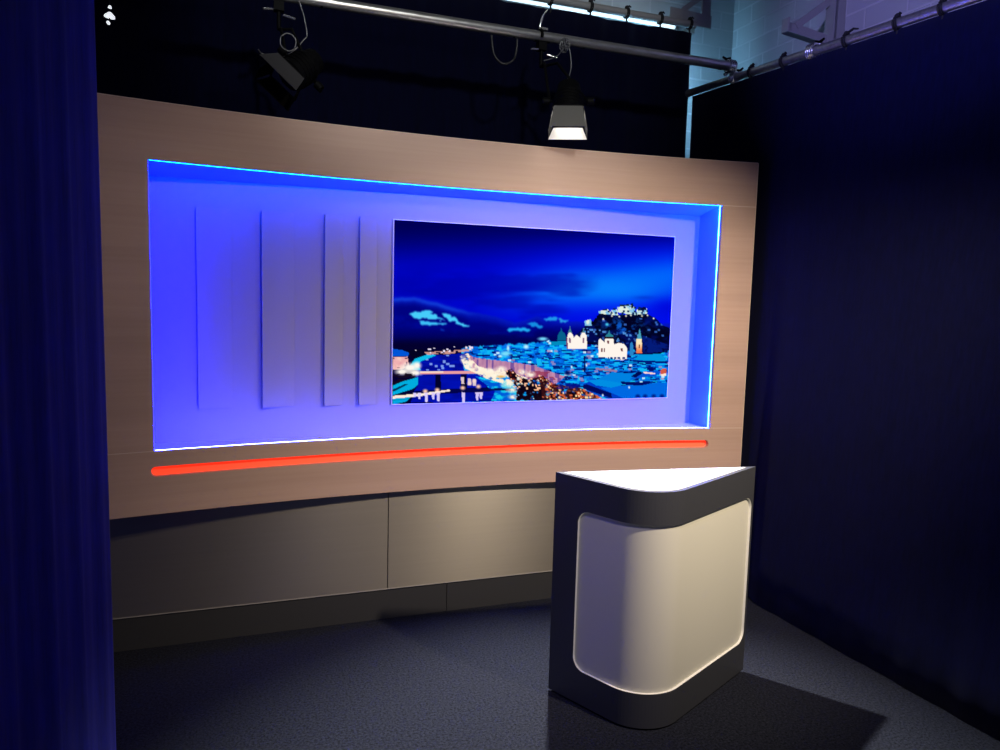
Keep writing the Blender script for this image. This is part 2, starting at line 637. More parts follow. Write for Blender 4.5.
# sky
t = sm(40, 230, PY + 0.05 * (PX - 50))
img[:] = mixc((0, 0, 82), (0, 4, 205), t)
rt = sm(250, 850, PX) * sm(60, 200, PY)
put(rt * 0.9, (0, 14, 240))
gl = np.exp(-((PY - (285 - 0.115 * (PX - 300))) / 62.0) ** 2) * sm(260, 620, PX)
put(np.clip(gl, 0, 1) * 0.95, (0, 100, 252))
put(np.exp(-((PX - 760) / 190.0) ** 2 - ((PY - 262) / 42.0) ** 2) * 0.7, (4, 138, 255))
n1 = vnoise(260, 60, 3)
put(sm(0.5, 0.7, n1) * sm(150, 230, PY) * (1 - sm(640, 720, PX)) * 0.55, (0, 2, 165))
put(np.exp(-((PX - 420) / 150.0) ** 2 - ((PY - (255 - 0.12 * (PX - 420))) / 20.0) ** 2) * 0.65, (0, 4, 175))
put(np.exp(-((PX - 850) / 34.0) ** 2 - ((PY - 283) / 6.0) ** 2) * 0.5, (0, 40, 190))
put(np.exp(-((PX - 930) / 55.0) ** 2 - ((PY - 318) / 32.0) ** 2) * 0.95, (0, 10, 222))
put(np.exp(-((PX - 80) / 130.0) ** 2 - ((PY - 240) / 40.0) ** 2) * 0.5, (0, 0, 150))
# mountains
ridge = np.interp(PX, [30, 70, 110, 160, 220, 280, 340, 380, 430, 470, 500, 520, 560, 620, 700], [290, 284, 282, 294, 310, 328, 337, 345, 362, 352, 342, 348, 352, 360, 365])
ridge = ridge + (vnoise(30, 400, 5) - 0.5) * 8
put(sm(-3, 4, PY - ridge), mixc((4, 24, 190), (0, 2, 128), sm(0, 36, PY - ridge)))
put(np.exp(-((PY - ridge - 6) / 7.0) ** 2) * (1 - sm(230, 330, PX)) * 0.55, (24, 84, 235))
put(sm(370, 425, PY) * (1 - sm(560, 650, PX)) * 0.85, (1, 1, 76))
put(sm(405, 436, PY) * (1 - sm(220, 420, PX)) * 0.8, (4, 0, 36))
put(sm(0.5, 0.75, vnoise(60, 22, 8)) * sm(0, 20, PY - ridge) * (1 - sm(400, 420, PY)) * 0.35, (0, 12, 168))
SN = (70, 205, 250)
j = (vnoise(14, 8, 21, 3) - 0.5)
PXs, PYs = PX, PY
PX, PY = PX + j * 26, PY + (vnoise(16, 9, 22, 3) - 0.5) * 13
put(pmask([(95, 342), (118, 328), (152, 324), (170, 334), (192, 346), (206, 358), (188, 352), (150, 350), (120, 352)]), SN)
put(pmask([(122, 358), (165, 362), (206, 362), (210, 367), (165, 369), (126, 367)]), (60, 190, 245))
put(pmask([(196, 333), (222, 338), (248, 356), (286, 374), (282, 378), (245, 364), (216, 352)]), SN)
put(pmask([(402, 386), (440, 377), (486, 385), (474, 391), (412, 391)]), (30, 170, 240))
put(pmask([(470, 368), (486, 361), (512, 373), (516, 384), (488, 377)]), (20, 140, 225))
put(pmask([(526, 352), (540, 343), (568, 350), (562, 358), (536, 359)]), (30, 150, 235))
put(pmask([(574, 352), (600, 354), (596, 360), (576, 358)]), (40, 150, 230))
put(blob(198, 385, 12, 5), (10, 70, 200), 0.8)
PX, PY = PXs, PYs
k3 = np.pad(img, ((1, 1), (1, 1), (0, 0)), mode='edge')
img[:] = sum(k3[a:a + NV, b_:b_ + NU] for a in range(3) for b_ in range(3)) / 9.0
# city field
cityn = 0.55 * vnoise(30, 9, 31, 4) + 0.45 * cells(15, 5, 32)
city = mixc((0, 10, 104), (0, 112, 235), sm(0.27, 0.46, cityn))
city = city * (1 - sm(0.50, 0.68, cityn)[..., None]) + np.array([15, 185, 246.0]) * sm(0.50, 0.68, cityn)[..., None]
ctop0 = 0
for k in range(150):
    y_ = 446 + 118 * rng.rand() ** 1.2
    x_ = 300 + 620 * rng.rand()
    sc = 0.45 + 0.9 * (y_ - 440) / 110.0
    w_, h_ = sc * (10 + 22 * rng.rand()), sc * (3 + 5 * rng.rand())
    d_ = sc * 8 * (rng.rand() - 0.3)
    q_ = pmask([(x_, y_), (x_ + w_, y_ + d_ * 0.4), (x_ + w_ + d_, y_ + h_ + d_ * 0.4), (x_ + d_ * 0.7, y_ + h_)])
    c_ = [(0, 150, 232), (0, 96, 214), (20, 186, 242), (0, 118, 226), (0, 34, 128)][rng.randint(5)]
    city[q_] = np.array(c_, float)
    e_ = pmask([(x_ + d_ * 0.7, y_ + h_), (x_ + w_ + d_, y_ + h_ + d_ * 0.4), (x_ + w_ + d_, y_ + h_ * 1.5 + d_ * 0.4), (x_ + d_ * 0.7, y_ + h_ * 1.5)])
    city[e_] = np.array((0, 18, 110), float)
ctop = np.interp(PX, [250, 290, 380, 460, 540, 600, 930], [446, 440, 434, 430, 420, 430, 452])
put(sm(-3, 3, PY - ctop + (vnoise(10, 300, 41) - 0.5) * 14) * (PX > 258), city)
put((cells(9, 6, 51) > 0.975) & (PY > ctop) & (PX > 270), (190, 235, 255))
put((cells(11, 6, 53) > 0.962) & (PY > ctop + 4) & (PX > 300), (170, 140, 190), 0.8)
for x, y, rx_, ry_ in ((400, 462, 24, 12), (466, 440, 12, 10), (408, 444, 6, 14), (520, 415, 22, 8), (382, 470, 10, 6)):
    put(blob(x, y, rx_, ry_), (190, 240, 255) if rx_ < 23 and y > 430 else (120, 220, 250))
# castle hill
hn = (vnoise(22, 22, 61) - 0.5)
PX, PY = PX + hn * 14, PY + hn * 14
hill = pmask([(630, 402), (655, 374), (690, 346), (712, 328), (760, 336), (850, 334), (884, 346), (905, 368), (936, 384), (940, 440), (900, 470), (840, 466), (800, 440), (660, 432)])
PX, PY = PXs, PYs
put(hill, mixc((1, 2, 34), (0, 12, 92), sm(0.4, 0.7, vnoise(40, 26, 62))))
put(hill * sm(0.52, 0.68, vnoise(16, 12, 63)) * np.exp(-((PX - 780) / 62.0) ** 2 - ((PY - 378) / 30.0) ** 2), (12, 92, 205), 1.0)
put(hill * (cells(8, 6, 66) > 0.95) * (PY > 350), (70, 130, 235), 0.7)
cw = mixc((120, 190, 235), (225, 240, 225), sm(0.35, 0.65, vnoise(9, 12, 64)))
for poly in ([(700, 327), (730, 320), (742, 330), (738, 338), (702, 334)], [(742, 322), (762, 322), (764, 340), (744, 340)],
             [(762, 314), (800, 306), (818, 314), (822, 338), (792, 336), (764, 330)], [(824, 322), (858, 318), (862, 334), (826, 338)],
             [(655, 358), (676, 352), (678, 374), (656, 372)]):
    put(pmask(poly), cw)
put(pmask([(806, 303), (813, 300), (815, 316), (808, 318)]), (10, 30, 60))
put(pmask([(770, 306), (800, 304), (800, 309), (770, 312)]), (10, 40, 70))
put(pmask([(828, 318), (852, 312), (858, 322), (830, 326)]), (4, 14, 70))
put((cells(7, 6, 65) > 0.8) & pmask([(700, 322), (820, 308), (862, 320), (862, 342), (704, 338)]), (8, 40, 96))
for x, y in ((880, 350), (716, 352), (842, 342), (860, 340), (806, 340), (768, 344), (744, 342), (790, 342)):
    put(blob(x, y, 4, 4), (255, 252, 220))
put(blob(728, 369, 8, 7), (70, 200, 235))
put((cells(6, 6, 71) > 0.90) & pmask([(640, 380), (780, 392), (880, 400), (880, 440), (640, 420)]), (90, 160, 235), 0.85)
# dark trees/roofs under the hill
put(pmask([(672, 396), (740, 392), (800, 410), (880, 420), (936, 430), (930, 470), (850, 468), (800, 462), (700, 430), (660, 425)]) * sm(0.35, 0.6, vnoise(20, 14, 72)), (2, 8, 78), 0.9)
# churches
WH = (255, 246, 236)
put(pmask([(566, 420), (568, 404), (572, 396), (578, 390), (580, 376), (582, 390), (590, 397), (594, 406), (594, 420)]), (6, 96, 140))
put(pmask([(545, 424), (612, 420), (612, 434), (545, 436)]), (0, 140, 190))
put(pmask([(596, 446), (598, 412), (601, 402), (604, 396), (606, 384), (608, 374), (610, 384), (612, 396), (618, 404), (618, 414), (630, 402), (642, 414), (642, 404), (646, 396), (650, 390), (652, 378), (654, 390), (657, 398), (662, 404), (662, 446)]), WH)
put(pmask([(601, 396), (606, 384), (608, 374), (610, 384), (614, 396)]), (70, 130, 150))
put(pmask([(646, 396), (650, 390), (652, 376), (654, 390), (658, 396)]), (70, 130, 150))
put(pmask([(596, 412), (600, 412), (600, 446), (596, 446)]), (120, 70, 110))
for x in (607, 651):
    put(pmask([(x - 3, 412), (x + 3, 412), (x + 3, 428), (x - 3, 428)]), (120, 80, 110), 0.8)
put(pmask([(699, 478), (700, 420), (706, 414), (712, 420), (720, 428), (720, 416), (748, 412), (750, 434), (766, 428), (782, 432), (792, 444), (792, 478), (778, 484), (748, 480), (724, 476)]), WH)
put(pmask([(719, 414), (724, 404), (732, 398), (735, 386), (738, 398), (747, 404), (750, 412)]), (40, 130, 150))
put(pmask([(719, 409), (749, 409), (749, 414), (719, 414)]), (40, 20, 30))
for x0, y0, x1, y1 in ((708, 446, 713, 458), (717, 446, 721, 458), (772, 446, 779, 455), (728, 420, 734, 432)):
    put(pmask([(x0, y0), (x1, y0), (x1, y1), (x0, y1)]), (90, 30, 40), 0.8)
put((cells(4, 30, 81) > 0.5) & pmask([(699, 474), (792, 474), (792, 482), (699, 480)]), (4, 50, 130))
put(pmask([(800, 470), (802, 432), (808, 424), (812, 432), (814, 470)]), (40, 130, 200))
put(pmask([(822, 462), (823, 416), (841, 416), (841, 462)]), mixc((255, 236, 190), (240, 120, 70), sm(425, 462, PY)))
put(pmask([(824, 416), (828, 408), (831, 396), (834, 380), (837, 396), (839, 408), (841, 416)]), (70, 160, 190))
put(pmask([(830, 434), (834, 434), (834, 446), (830, 446)]), (110, 40, 30))
put(pmask([(842, 404), (880, 418), (930, 436), (930, 458), (846, 460)]) * sm(0.3, 0.5, vnoise(14, 10, 83)), (4, 30, 130), 0.85)
# big roofs in the lower right
put(pmask([(812, 482), (836, 466), (902, 464), (922, 484), (908, 490)]), (0, 150, 225))
put(pmask([(810, 484), (924, 488), (924, 494), (812, 490)]), (0, 20, 120))
put(pmask([(690, 548), (742, 522), (850, 530), (800, 552), (760, 562)]), (0, 130, 225))
put(pmask([(648, 560), (668, 552), (780, 585), (850, 605), (740, 612), (660, 580)]), (0, 60, 195))
put(pmask([(650, 562), (660, 560), (740, 590), (742, 606), (648, 574)]), (0, 10, 92))
put(pmask([(704, 572), (840, 560), (922, 556), (922, 606), (780, 606)]), (0, 104, 226))
put(pmask([(664, 548), (700, 545), (790, 560), (740, 572), (690, 564)]), (0, 142, 228))
put(pmask([(770, 552), (840, 556), (900, 552), (836, 566), (776, 562)]), (0, 14, 100))
put(pmask([(848, 520), (920, 518), (918, 528), (860, 536), (800, 546), (826, 528)]), (0, 84, 215))
put(pmask([(804, 536), (828, 520), (846, 524), (820, 540)]), (0, 10, 84))
for x in (826, 850, 878, 905):
    put(blob(x, 600, 11, 9), (0, 30, 130))
put(pmask([(846, 521), (900, 527), (900, 532), (846, 526)]) * (cells(8, 20, 91) > 0.3), (255, 220, 210))
put(pmask([(900, 520), (908, 510), (920, 512), (920, 530), (902, 530)]), (210, 90, 70))
put(pmask([(902, 530), (920, 526), (920, 534), (904, 536)]), (255, 230, 215))
put(pmask([(690, 508), (760, 516), (758, 522), (690, 514)]), (150, 120, 160))
for x, y in ((712, 596), (798, 571), (650, 515), (612, 505), (660, 500)):
    put(blob(x, y, 4, 6), (230, 245, 255))
put(pmask([(652, 470), (656, 470), (657, 520), (651, 520)]), (2, 14, 90))
put(blob(652, 512, 12, 7), (2, 10, 80))
put(blob(598, 524, 14, 10), (2, 12, 90))
# pink house row on the right bank
row = pmask([(276, 462), (300, 474), (360, 482), (440, 492), (490, 500), (545, 520), (590, 535), (560, 560), (500, 548), (430, 536), (360, 525), (290, 512)])
put(row, mixc((150, 100, 150), (225, 165, 185), vnoise(6, 30, 101)))
put(row * (cells(6, 60, 102) > 0.7), (90, 60, 150), 0.7)
put(pmask([(470, 516), (540, 520), (560, 546), (470, 540)]) * (cells(16, 4, 103) > 0.4), (150, 50, 80), 0.75)
# river
riv = pmask([(96, 616), (116, 560), (112, 522), (124, 480), (150, 462), (200, 466), (285, 458), (262, 480), (268, 520), (330, 560), (380, 590), (396, 614)])
put(riv, mixc((0, 4, 120), (0, 22, 205), vnoise(30, 8, 111)))
put((cells(9, 7, 112) > 0.93) & riv & (PY < 515), (150, 190, 255), 0.8)
put(pmask([(40, 445), (72, 450), (92, 458), (90, 470), (40, 468)]), (0, 84, 215))
put(pmask([(84, 450), (140, 446), (140, 462), (112, 480), (100, 470)]), (4, 4, 30), 0.8)
# far bank lights
put(pmask([(140, 456), (200, 454), (290, 446), (292, 452), (220, 462), (150, 464)]) * (cells(7, 4, 121) > 0.25), (225, 165, 150), 0.9)
put((cells(6, 5, 122) > 0.9) & pmask([(100, 446), (300, 436), (300, 450), (140, 462)]), (235, 225, 250))
# near left bank
put(pmask([(96, 498), (110, 478), (150, 464), (180, 466), (150, 478), (128, 486), (122, 500), (130, 512), (104, 512)]), (10, 190, 235))
put(pmask([(42, 472), (88, 470), (92, 500), (66, 512), (42, 510)]), mixc((230, 150, 165), (255, 222, 200), vnoise(12, 14, 123)))
put((cells(8, 9, 124) > 0.82) & pmask([(42, 474), (88, 474), (88, 505), (42, 508)]), (80, 30, 70), 0.8)
for x, y, rx_, ry_ in ((95, 505, 38, 20), (70, 518, 30, 14), (112, 522, 30, 14), (118, 498, 18, 16)):
    put(blob(x, y, rx_, ry_), (255, 248, 238))
put(pmask([(40, 528), (70, 522), (128, 526), (120, 540), (70, 556), (40, 562)]) * sm(0.4, 0.6, vnoise(12, 5, 125)), (20, 10, 30))
put(pmask([(40, 562), (74, 548), (126, 534), (128, 552), (104, 572), (40, 592)]), (0, 172, 222))
put(pmask([(40, 574), (80, 556), (88, 558), (40, 582)]), (4, 44, 84))
put(pmask([(40, 598), (104, 590), (84, 612), (40, 622)]), (0, 160, 215))
# bridges
put(pmask([(120, 531), (330, 527), (350, 545), (330, 580), (118, 585)]), mixc((0, 10, 150), (0, 18, 190), vnoise(40, 5, 131)))
for x0, x1 in ((176, 192), (256, 274)):
    put(pmask([(x0, 528), (x1, 528), (x1 + 2, 582), (x0 - 2, 582)]), (2, 2, 46))
put(pmask([(110, 578), (340, 568), (352, 582), (110, 592)]), (2, 2, 66), 0.9)
put(pmask([(128, 519), (300, 515), (330, 517), (330, 524), (250, 525), (128, 526)]), (235, 160, 160))
put(pmask([(128, 518), (200, 517), (200, 521), (128, 522)]), (255, 225, 205))
for x, y in ((143, 580), (181, 576), (262, 570), (312, 566), (285, 556), (298, 548)):
    put(blob(x, y, 11, 9), (255, 205, 175))
for x, y in ((262, 545), (283, 550), (300, 552)):
    put(pmask([(x - 5, y - 9), (x + 5, y - 9), (x + 5, y + 12), (x - 5, y + 12)]), (245, 220, 215), 0.9)
put(pmask([(40, 594), (120, 588), (220, 575), (222, 580), (130, 595), (40, 603)]), (255, 236, 220))
for x, h_ in ((124, 20), (146, 30), (168, 22), (184, 28), (264, 34), (308, 26), (320, 22), (110, 14)):
    put(pmask([(x - 6, 584), (x + 6, 584), (x + 3, 584 + h_), (x - 3, 584 + h_)]), (225, 210, 255), 0.95)
# right bank snow, promenade lights and trees
put(pmask([(300, 532), (340, 540), (410, 548), (432, 562), (440, 612), (352, 612), (366, 582)]), mixc((0, 90, 215), (20, 200, 240), sm(0.35, 0.65, vnoise(18, 10, 141))))
put(pmask([(330, 572), (430, 574), (432, 580), (330, 580)]), (2, 10, 70), 0.8)
put(pmask([(362, 570), (440, 575), (440, 580), (362, 577)]), (2, 10, 70), 0.8)
gl = sm(0.30, 0.55, vnoise(11, 9, 142))
put(pmask([(254, 470), (280, 460), (292, 480), (312, 502), (352, 512), (420, 520), (470, 540), (520, 548), (470, 560), (420, 570), (390, 556), (336, 540), (300, 522), (270, 508)]) * gl, (255, 240, 214))
for x, y, rx_, ry_ in ((266, 478, 14, 20), (282, 500, 20, 18), (312, 510, 22, 10), (350, 516, 28, 12), (384, 512, 24, 14), (366, 532, 26, 9), (404, 560, 26, 14), (418, 578, 24, 12), (424, 600, 22, 10), (452, 520, 18, 12), (480, 528, 20, 14)):
    put(blob(x, y, rx_, ry_) * (0.55 + 0.45 * gl), (255, 246, 226))
put(blob(384, 535, 18, 6), (240, 180, 90), 0.9)
tree = pmask([(396, 520), (420, 508), (436, 530), (470, 545), (520, 532), (540, 556), (640, 572), (710, 606), (430, 612), (436, 570)])
tn = vnoise(11, 9, 151)
put(tree * sm(0.30, 0.5, tn), mixc((20, 4, 16), (120, 34, 22), sm(0.45, 0.7, vnoise(16, 14, 152))))
og = pmask([(505, 548), (520, 536), (560, 560), (640, 570), (712, 606), (500, 610)])
put(og * sm(0.45, 0.62, vnoise(7, 6, 153)), (236, 110, 62), 0.9)
put(og * (cells(5, 5, 154) > 0.86), (255, 214, 160))
put(og * sm(0.55, 0.7, vnoise(20, 16, 155)), (40, 8, 18), 0.9)
put(pmask([(438, 560), (500, 540), (512, 560), (516, 612), (436, 612)]) * sm(0.28, 0.45, tn), (14, 2, 18), 0.95)
put((cells(5, 5, 156) > 0.9) & pmask([(396, 512), (520, 520), (520, 580), (430, 580)]), (255, 190, 150))
put(pmask([(540, 556), (566, 548), (640, 560), (640, 574), (570, 576)]) * sm(0.4, 0.6, vnoise(12, 9, 157)), (2, 14, 130), 0.9)

lin = np.clip(img, 0, 255) / 255.0
lin = np.where(lin <= 0.04045, lin / 12.92, ((lin + 0.055) / 1.055) ** 2.4)
X0, X1, Z0, Z1, YS = 0.848, 2.566, 1.163, 2.141, 3.955
screen = thing('video_screen', (1.707, BY, Z0), 'large flat video screen showing a snowy riverside city at night', 'screen')
b = MB(); b.box((X0 - 0.005, YS + 0.001, Z0 - 0.005), (X1 + 0.005, BY - 0.0005, Z1 + 0.005)); part(b, 'bezel', M['bezel'], screen, bevel=0.001)
co = np.stack([lerp(X0, X1, uu) - 1.707, np.full_like(uu, YS - BY - 0.0005), lerp(Z1, Z0, vv) - Z0], -1).reshape(-1, 3)
me = bpy.data.meshes.new('picture')
idx = np.arange(NU * NV).reshape(NV, NU)
quads = np.stack([idx[:-1, :-1], idx[1:, :-1], idx[1:, 1:], idx[:-1, 1:]], -1).reshape(-1, 4)
me.from_pydata(co.tolist(), [], quads.tolist())
at = me.color_attributes.new('picture', 'FLOAT_COLOR', 'POINT')
at.data.foreach_set('color', np.concatenate([lin, np.ones((NV, NU, 1))], -1).astype(np.float32).ravel())
pm = mat('screen_picture', (0.0, 0.0, 0.0, 1), 0.6, spec=0.0)
n, l, bs = nodes_of(pm)
ca = n.new('ShaderNodeAttribute'); ca.attribute_name = 'picture'
l.new(ca.outputs['Color'], bs.inputs['Emission Color'])
bs.inputs['Emission Strength'].default_value = 1.0
me.materials.append(pm)
po = bpy.data.objects.new('picture', me); COL.objects.link(po); po.parent = screen

# ------------------------------------------------------------------ presenter desk
DH = 1.0
LB, RBK, AP = Vector((1.352, 2.922)), Vector((2.315, 2.800)), Vector((1.573, 2.425))
R_ = 0.19
dl, dr = (LB - AP).normalized(), (RBK - AP).normalized()
ang = math.acos(dl.dot(dr))
tl = R_ / math.tan(ang / 2)
ctr = AP + (dl + dr).normalized() * (R_ / math.sin(ang / 2))
pts = [LB.lerp(AP + dl * tl, i / 12) for i in range(12)]
a0 = math.atan2(*(AP + dl * tl - ctr).yx)
a1 = math.atan2(*(AP + dr * tl - ctr).yx)
if a1 < a0:
    a1 += 2 * PI
for i in range(25):
    a = lerp(a0, a1, i / 24)
    pts.append(ctr + Vector((math.cos(a), math.sin(a))) * R_)
pts += [(AP + dr * tl).lerp(RBK, i / 20) for i in range(1, 21)]
acc = [0.0]
for p, q in zip(pts[:-1], pts[1:]):
    acc.append(acc[-1] + (q - p).length)
LEN = acc[-1]


def outline(s, d=0.0):
    s = min(max(s, 0.0), LEN)
    i = 0
    while i < len(acc) - 2 and acc[i + 1] < s:
        i += 1
    t = (s - acc[i]) / (acc[i + 1] - acc[i])
    p = pts[i].lerp(pts[i + 1], t)
    # normal from neighbours, smoothed
    e = 0.004
    def at_(q):
        q = min(max(q, 0.0), LEN)
        k = 0
        while k < len(acc) - 2 and acc[k + 1] < q:
            k += 1
        return pts[k].lerp(pts[k + 1], (q - acc[k]) / (acc[k + 1] - acc[k]))
    tg = (at_(s + e) - at_(s - e)).normalized()
    inn = Vector((-tg.y, tg.x))
    return p + inn * d


HS0, HS1, HZ0, HZ1, HR = 0.135, LEN - 0.018, 0.158, 0.862, 0.058
ss = set([0, LEN])
ss |= set(cols(0, HS0, 3)) | set(cols(HS1, LEN, 2)) | set(cols(HS0 + HR, HS1 - HR, 70))
for i in range(13):
    a = PI / 2 * i / 12
    ss.add(HS0 + HR * (1 - math.cos(a)))
    ss.add(HS1 - HR * (1 - math.cos(a)))
ss = sorted(ss)
ss = [x for i, x in enumerate(ss) if i == 0 or x - ss[i - 1] > 1e-5]


def hz(s, inset=0.0):
    a, c = HS0 + inset, HS1 - inset
    r = HR - inset
    if s <= a or s >= c:
        return None
    d = min(s - a, c - s)
    k = r - (r if d >= r else math.sqrt(max(0, r * r - (r - d) ** 2)))
    return HZ0 + inset + k, HZ1 - inset - k


desk = thing('presenter_desk', (1.75, 2.68, 0.0), 'dark grey triangular presenter desk with white top and rounded cream front panel', 'desk')
BASE = 0.010
b = MB()
zm = (HZ0 + HZ1) / 2
vs = []
for s in ss:
    p = outline(s)
    h = hz(s)
    if h is None:
        h = (HZ0 + HR, HZ1 - HR) if False else (zm, zm)
    vs += [(p.x, p.y, BASE), (p.x, p.y, h[0]), (p.x, p.y, h[1]), (p.x, p.y, DH)]
fs = []
for i in range(len(ss) - 1):
    p, q = 4 * i, 4 * i + 4
    fs.append((p, q, q + 1, p + 1))
    fs.append((p + 2, q + 2, q + 3, p + 3))
    # end columns: the hole closes at the column where the arc begins
b.add(vs, fs, False)
# close the straight verticals at the ends of the opening
for sE in (HS0, HS1):
    i = min(range(len(ss)), key=lambda k: abs(ss[k] - sE))
    nb = i + 1 if sE == HS0 else i - 1
# reveal around the opening
DEP = 0.011
ring = []
ins = [s for s in ss if HS0 < s < HS1]
loop = [(HS0, HZ0 + HR)] + [(s, hz(s)[0]) for s in ins] + [(HS1, HZ0 + HR), (HS1, HZ1 - HR)] + [(s, hz(s)[1]) for s in reversed(ins)] + [(HS0, HZ1 - HR)]
# back wall and plinth underside
b.add([(LB.x, LB.y, BASE), (RBK.x, RBK.y, BASE), (RBK.x, RBK.y, DH), (LB.x, LB.y, DH)], [(1, 0, 3, 2)])
op = [outline(s) for s in ss]
b.add([(p.x, p.y, BASE) for p in op], [tuple(reversed(range(len(op))))])
# rim of the top


def inset_poly(d):
    n_in = [outline(s, d) for s in ss]
    bd = (RBK - LB).normalized()
    bn = Vector((bd.y, -bd.x))
    if bn.dot(AP - LB) < 0:
        bn = -bn
    q0 = LB + bn * d
    # keep points that are in front of the inset back line, clip the ends
    res = []
    for i, p in enumerate(n_in):
        sd = (p - q0).dot(bn)
        if sd >= 0:
            res.append(p)
        else:
            if i + 1 < len(n_in) and (n_in[i + 1] - q0).dot(bn) >= 0:
                s1 = (n_in[i + 1] - q0).dot(bn)
                res.append(p.lerp(n_in[i + 1], -sd / (s1 - sd)))
            elif i > 0 and (n_in[i - 1] - q0).dot(bn) >= 0:
                s1 = (n_in[i - 1] - q0).dot(bn)
                res.append(p.lerp(n_in[i - 1], -sd / (s1 - sd)))
    return res


body_top = [(p.x, p.y, DH) for p in op]
b.add(body_top, [tuple(range(len(op)))])
part(b, 'body', M['desk'], desk)
ip = inset_poly(0.020)
b = MB(); b.prism([(p.x, p.y) for p in ip], DH - 0.004, DH + 0.0025)
part(b, 'desk_top', M['desk_top'], desk, label='glossy white desk top')
b = MB(); b.prism([(p.x, p.y) for p in inset_poly(0.014)], 0.0, BASE)
part(b, 'plinth', M['back_black'], desk)
# rim lining the opening
b = MB()
vs, fs = [], []
for s, z in loop:
    p0, p1 = outline(s), outline(s, DEP)
    vs += [(p0.x, p0.y, z), (p1.x, p1.y, z)]
k = len(loop)
for i in range(k):
    j2 = (i + 1) % k
    fs.append((2 * i, 2 * j2, 2 * j2 + 1, 2 * i + 1))
b.add(vs, fs)
part(b, 'panel_rim', M['pane_rim'], desk, label='bright rim around the cream front panel')
# the panel
b = MB()
vs, fs = [], []
ps = [HS0] + ins + [HS1]
NZ = 8
for s in ps:
    h = hz(s) or (HZ0 + HR, HZ1 - HR)
    p = outline(s, DEP)
    for jz in range(NZ + 1):
        vs.append((p.x, p.y, lerp(h[0], h[1], jz / NZ)))
for i in range(len(ps) - 1):
    for jz in range(NZ):
        p = i * (NZ + 1) + jz
        q = p + NZ + 1
        fs.append((p, q, q + 1, p + 1))
b.add(vs, fs, True)
part(b, 'front_panel', M['pane'], desk, label='cream satin front panel wrapping the rounded corner')


# ------------------------------------------------------------------ curtains
def drape(path_top, path_bot, n, z_top, z_bot, amp, wl, seed, rows=14, hem=0.0):
    """a hanging cloth with folds; path_* give (x, y) for t in 0..1; z_top(t), z_bot(t)"""
    r = random.Random(seed)
    ph = [r.random() * 6.28 for _ in range(6)]
    b = MB()
    vs = []
    for i in range(n + 1):
        t = i / n
        for j in range(rows + 1):
            w = j / rows
            a = Vector(path_top(t)).lerp(Vector(path_bot(t)), w)
            e = 1e-3
            d = (Vector(path_top(min(1, t + e))) - Vector(path_top(max(0, t - e)))).normalized()
            nn = Vector((-d.y, d.x))
            u = t * wl
            off = amp * (0.35 + 0.65 * w) * (math.sin(u + 0.5 * math.sin(u * 0.37 + ph[0]) + 0.25 * w) + 0.45 * math.sin(2.3 * u + ph[1]) + 0.3 * math.sin(0.61 * u + ph[2] + w))
            p = a + nn * off
            vs.append((p.x, p.y, lerp(z_top(t), z_bot(t), w)))
    fs = []
    for i in range(n):
        for j in range(rows):
            p = i * (rows + 1) + j
            q = p + rows + 1
            fs.append((p, q, q + 1, p + 1))
    b.add(vs, fs, True)
    return b


def solid(o, th):
    md = o.modifiers.new('thickness', 'SOLIDIFY')
    md.thickness = th
    md.offset = 0


b = drape(lambda t: (lerp(-2.6, 3.000, t), 4.55), lambda t: (lerp(-2.6, 2.985, t), 4.55), 260, lambda t: 3.575 - 0.010 * abs(math.sin(t * 26)), lambda t: 0.015, 0.018, 150, 3)
o = tag(b.build('stage_curtain', M['curtain_black']), 'black curtain hanging on the rail behind the set wall', 'curtain', None)
solid(o, 0.005)


def rx_top(y):
    return 2.916 + (4.399 - y) * 0.124


b = drape(lambda t: (rx_top(lerp(4.37, 0.6, t)), lerp(4.37, 0.6, t)),
          lambda t: (max(2.909 + (3.512 - lerp(4.37, 0.6, t)) * 0.031, 2.945 - 0.3 * max(0, 3.55 - lerp(4.37, 0.6, t))), lerp(4.37, 0.6, t)),
          200, lambda t: 3.10, lambda t: 0.004, 0.003, 70, 5)
o = tag(b.build('stage_curtain', M['curtain']), 'black curtain covering the right wall beside the desk', 'curtain', None)
solid(o, 0.005)
b = drape(lambda t: (lerp(-0.318, -0.40, t), lerp(2.33, 0.5, t)), lambda t: (lerp(-0.318, -0.40, t), lerp(2.33, 0.5, t)),
          150, lambda t: 3.3, lambda t: 0.01, 0.007, 40, 9)
o = tag(b.build('stage_curtain', M['curtain_blue_lit']), 'black curtain with blue glow in its colour in the left foreground', 'curtain', None)
solid(o, 0.005)

# ------------------------------------------------------------------ pipes and rails
PZ = 3.19
pipe = thing('lighting_pipe', (1.2, 3.99, PZ), 'long steel lighting pipe with black tape bands above the set wall', 'pipe')
b = MB(); b.tube([(-2.2, 3.99, PZ), (2.93, 3.985, PZ)], 0.027, 24); part(b, 'pipe_tube', M['steel'], pipe)
for x in (0.475, 1.505, 1.925, 2.85):
    b = MB(); b.tube([(x - 0.006, 3.99, PZ), (x + 0.006, 3.99, PZ)], 0.0282, 24); part(b, 'tape_band', M['tape'], pipe)
b = MB(); b.tube([(1.625, 3.99, PZ), (1.715, 3.99, PZ)], 0.0285, 24); part(b, 'black_sleeve', M['tape'], pipe)

rail = thing('curtain_rail', (0.5, 4.55, 3.62), 'grey curtain rail running along the back wall', 'rail')
b = MB(); b.tube([(-2.7, 4.55, 3.625), (3.03, 4.55, 3.625)], 0.024, 20); part(b, 'rail_tube', M['grey_metal'], rail)
rail2 = thing('curtain_rail', (3.03, 2.5, 3.13), 'steel curtain rail running along the right wall', 'rail')
b = MB(); b.tube([(rx_top(4.42), 4.42, 3.13), (rx_top(0.5), 0.5, 3.13)], 0.024, 20); part(b, 'rail_tube', M['steel'], rail2)


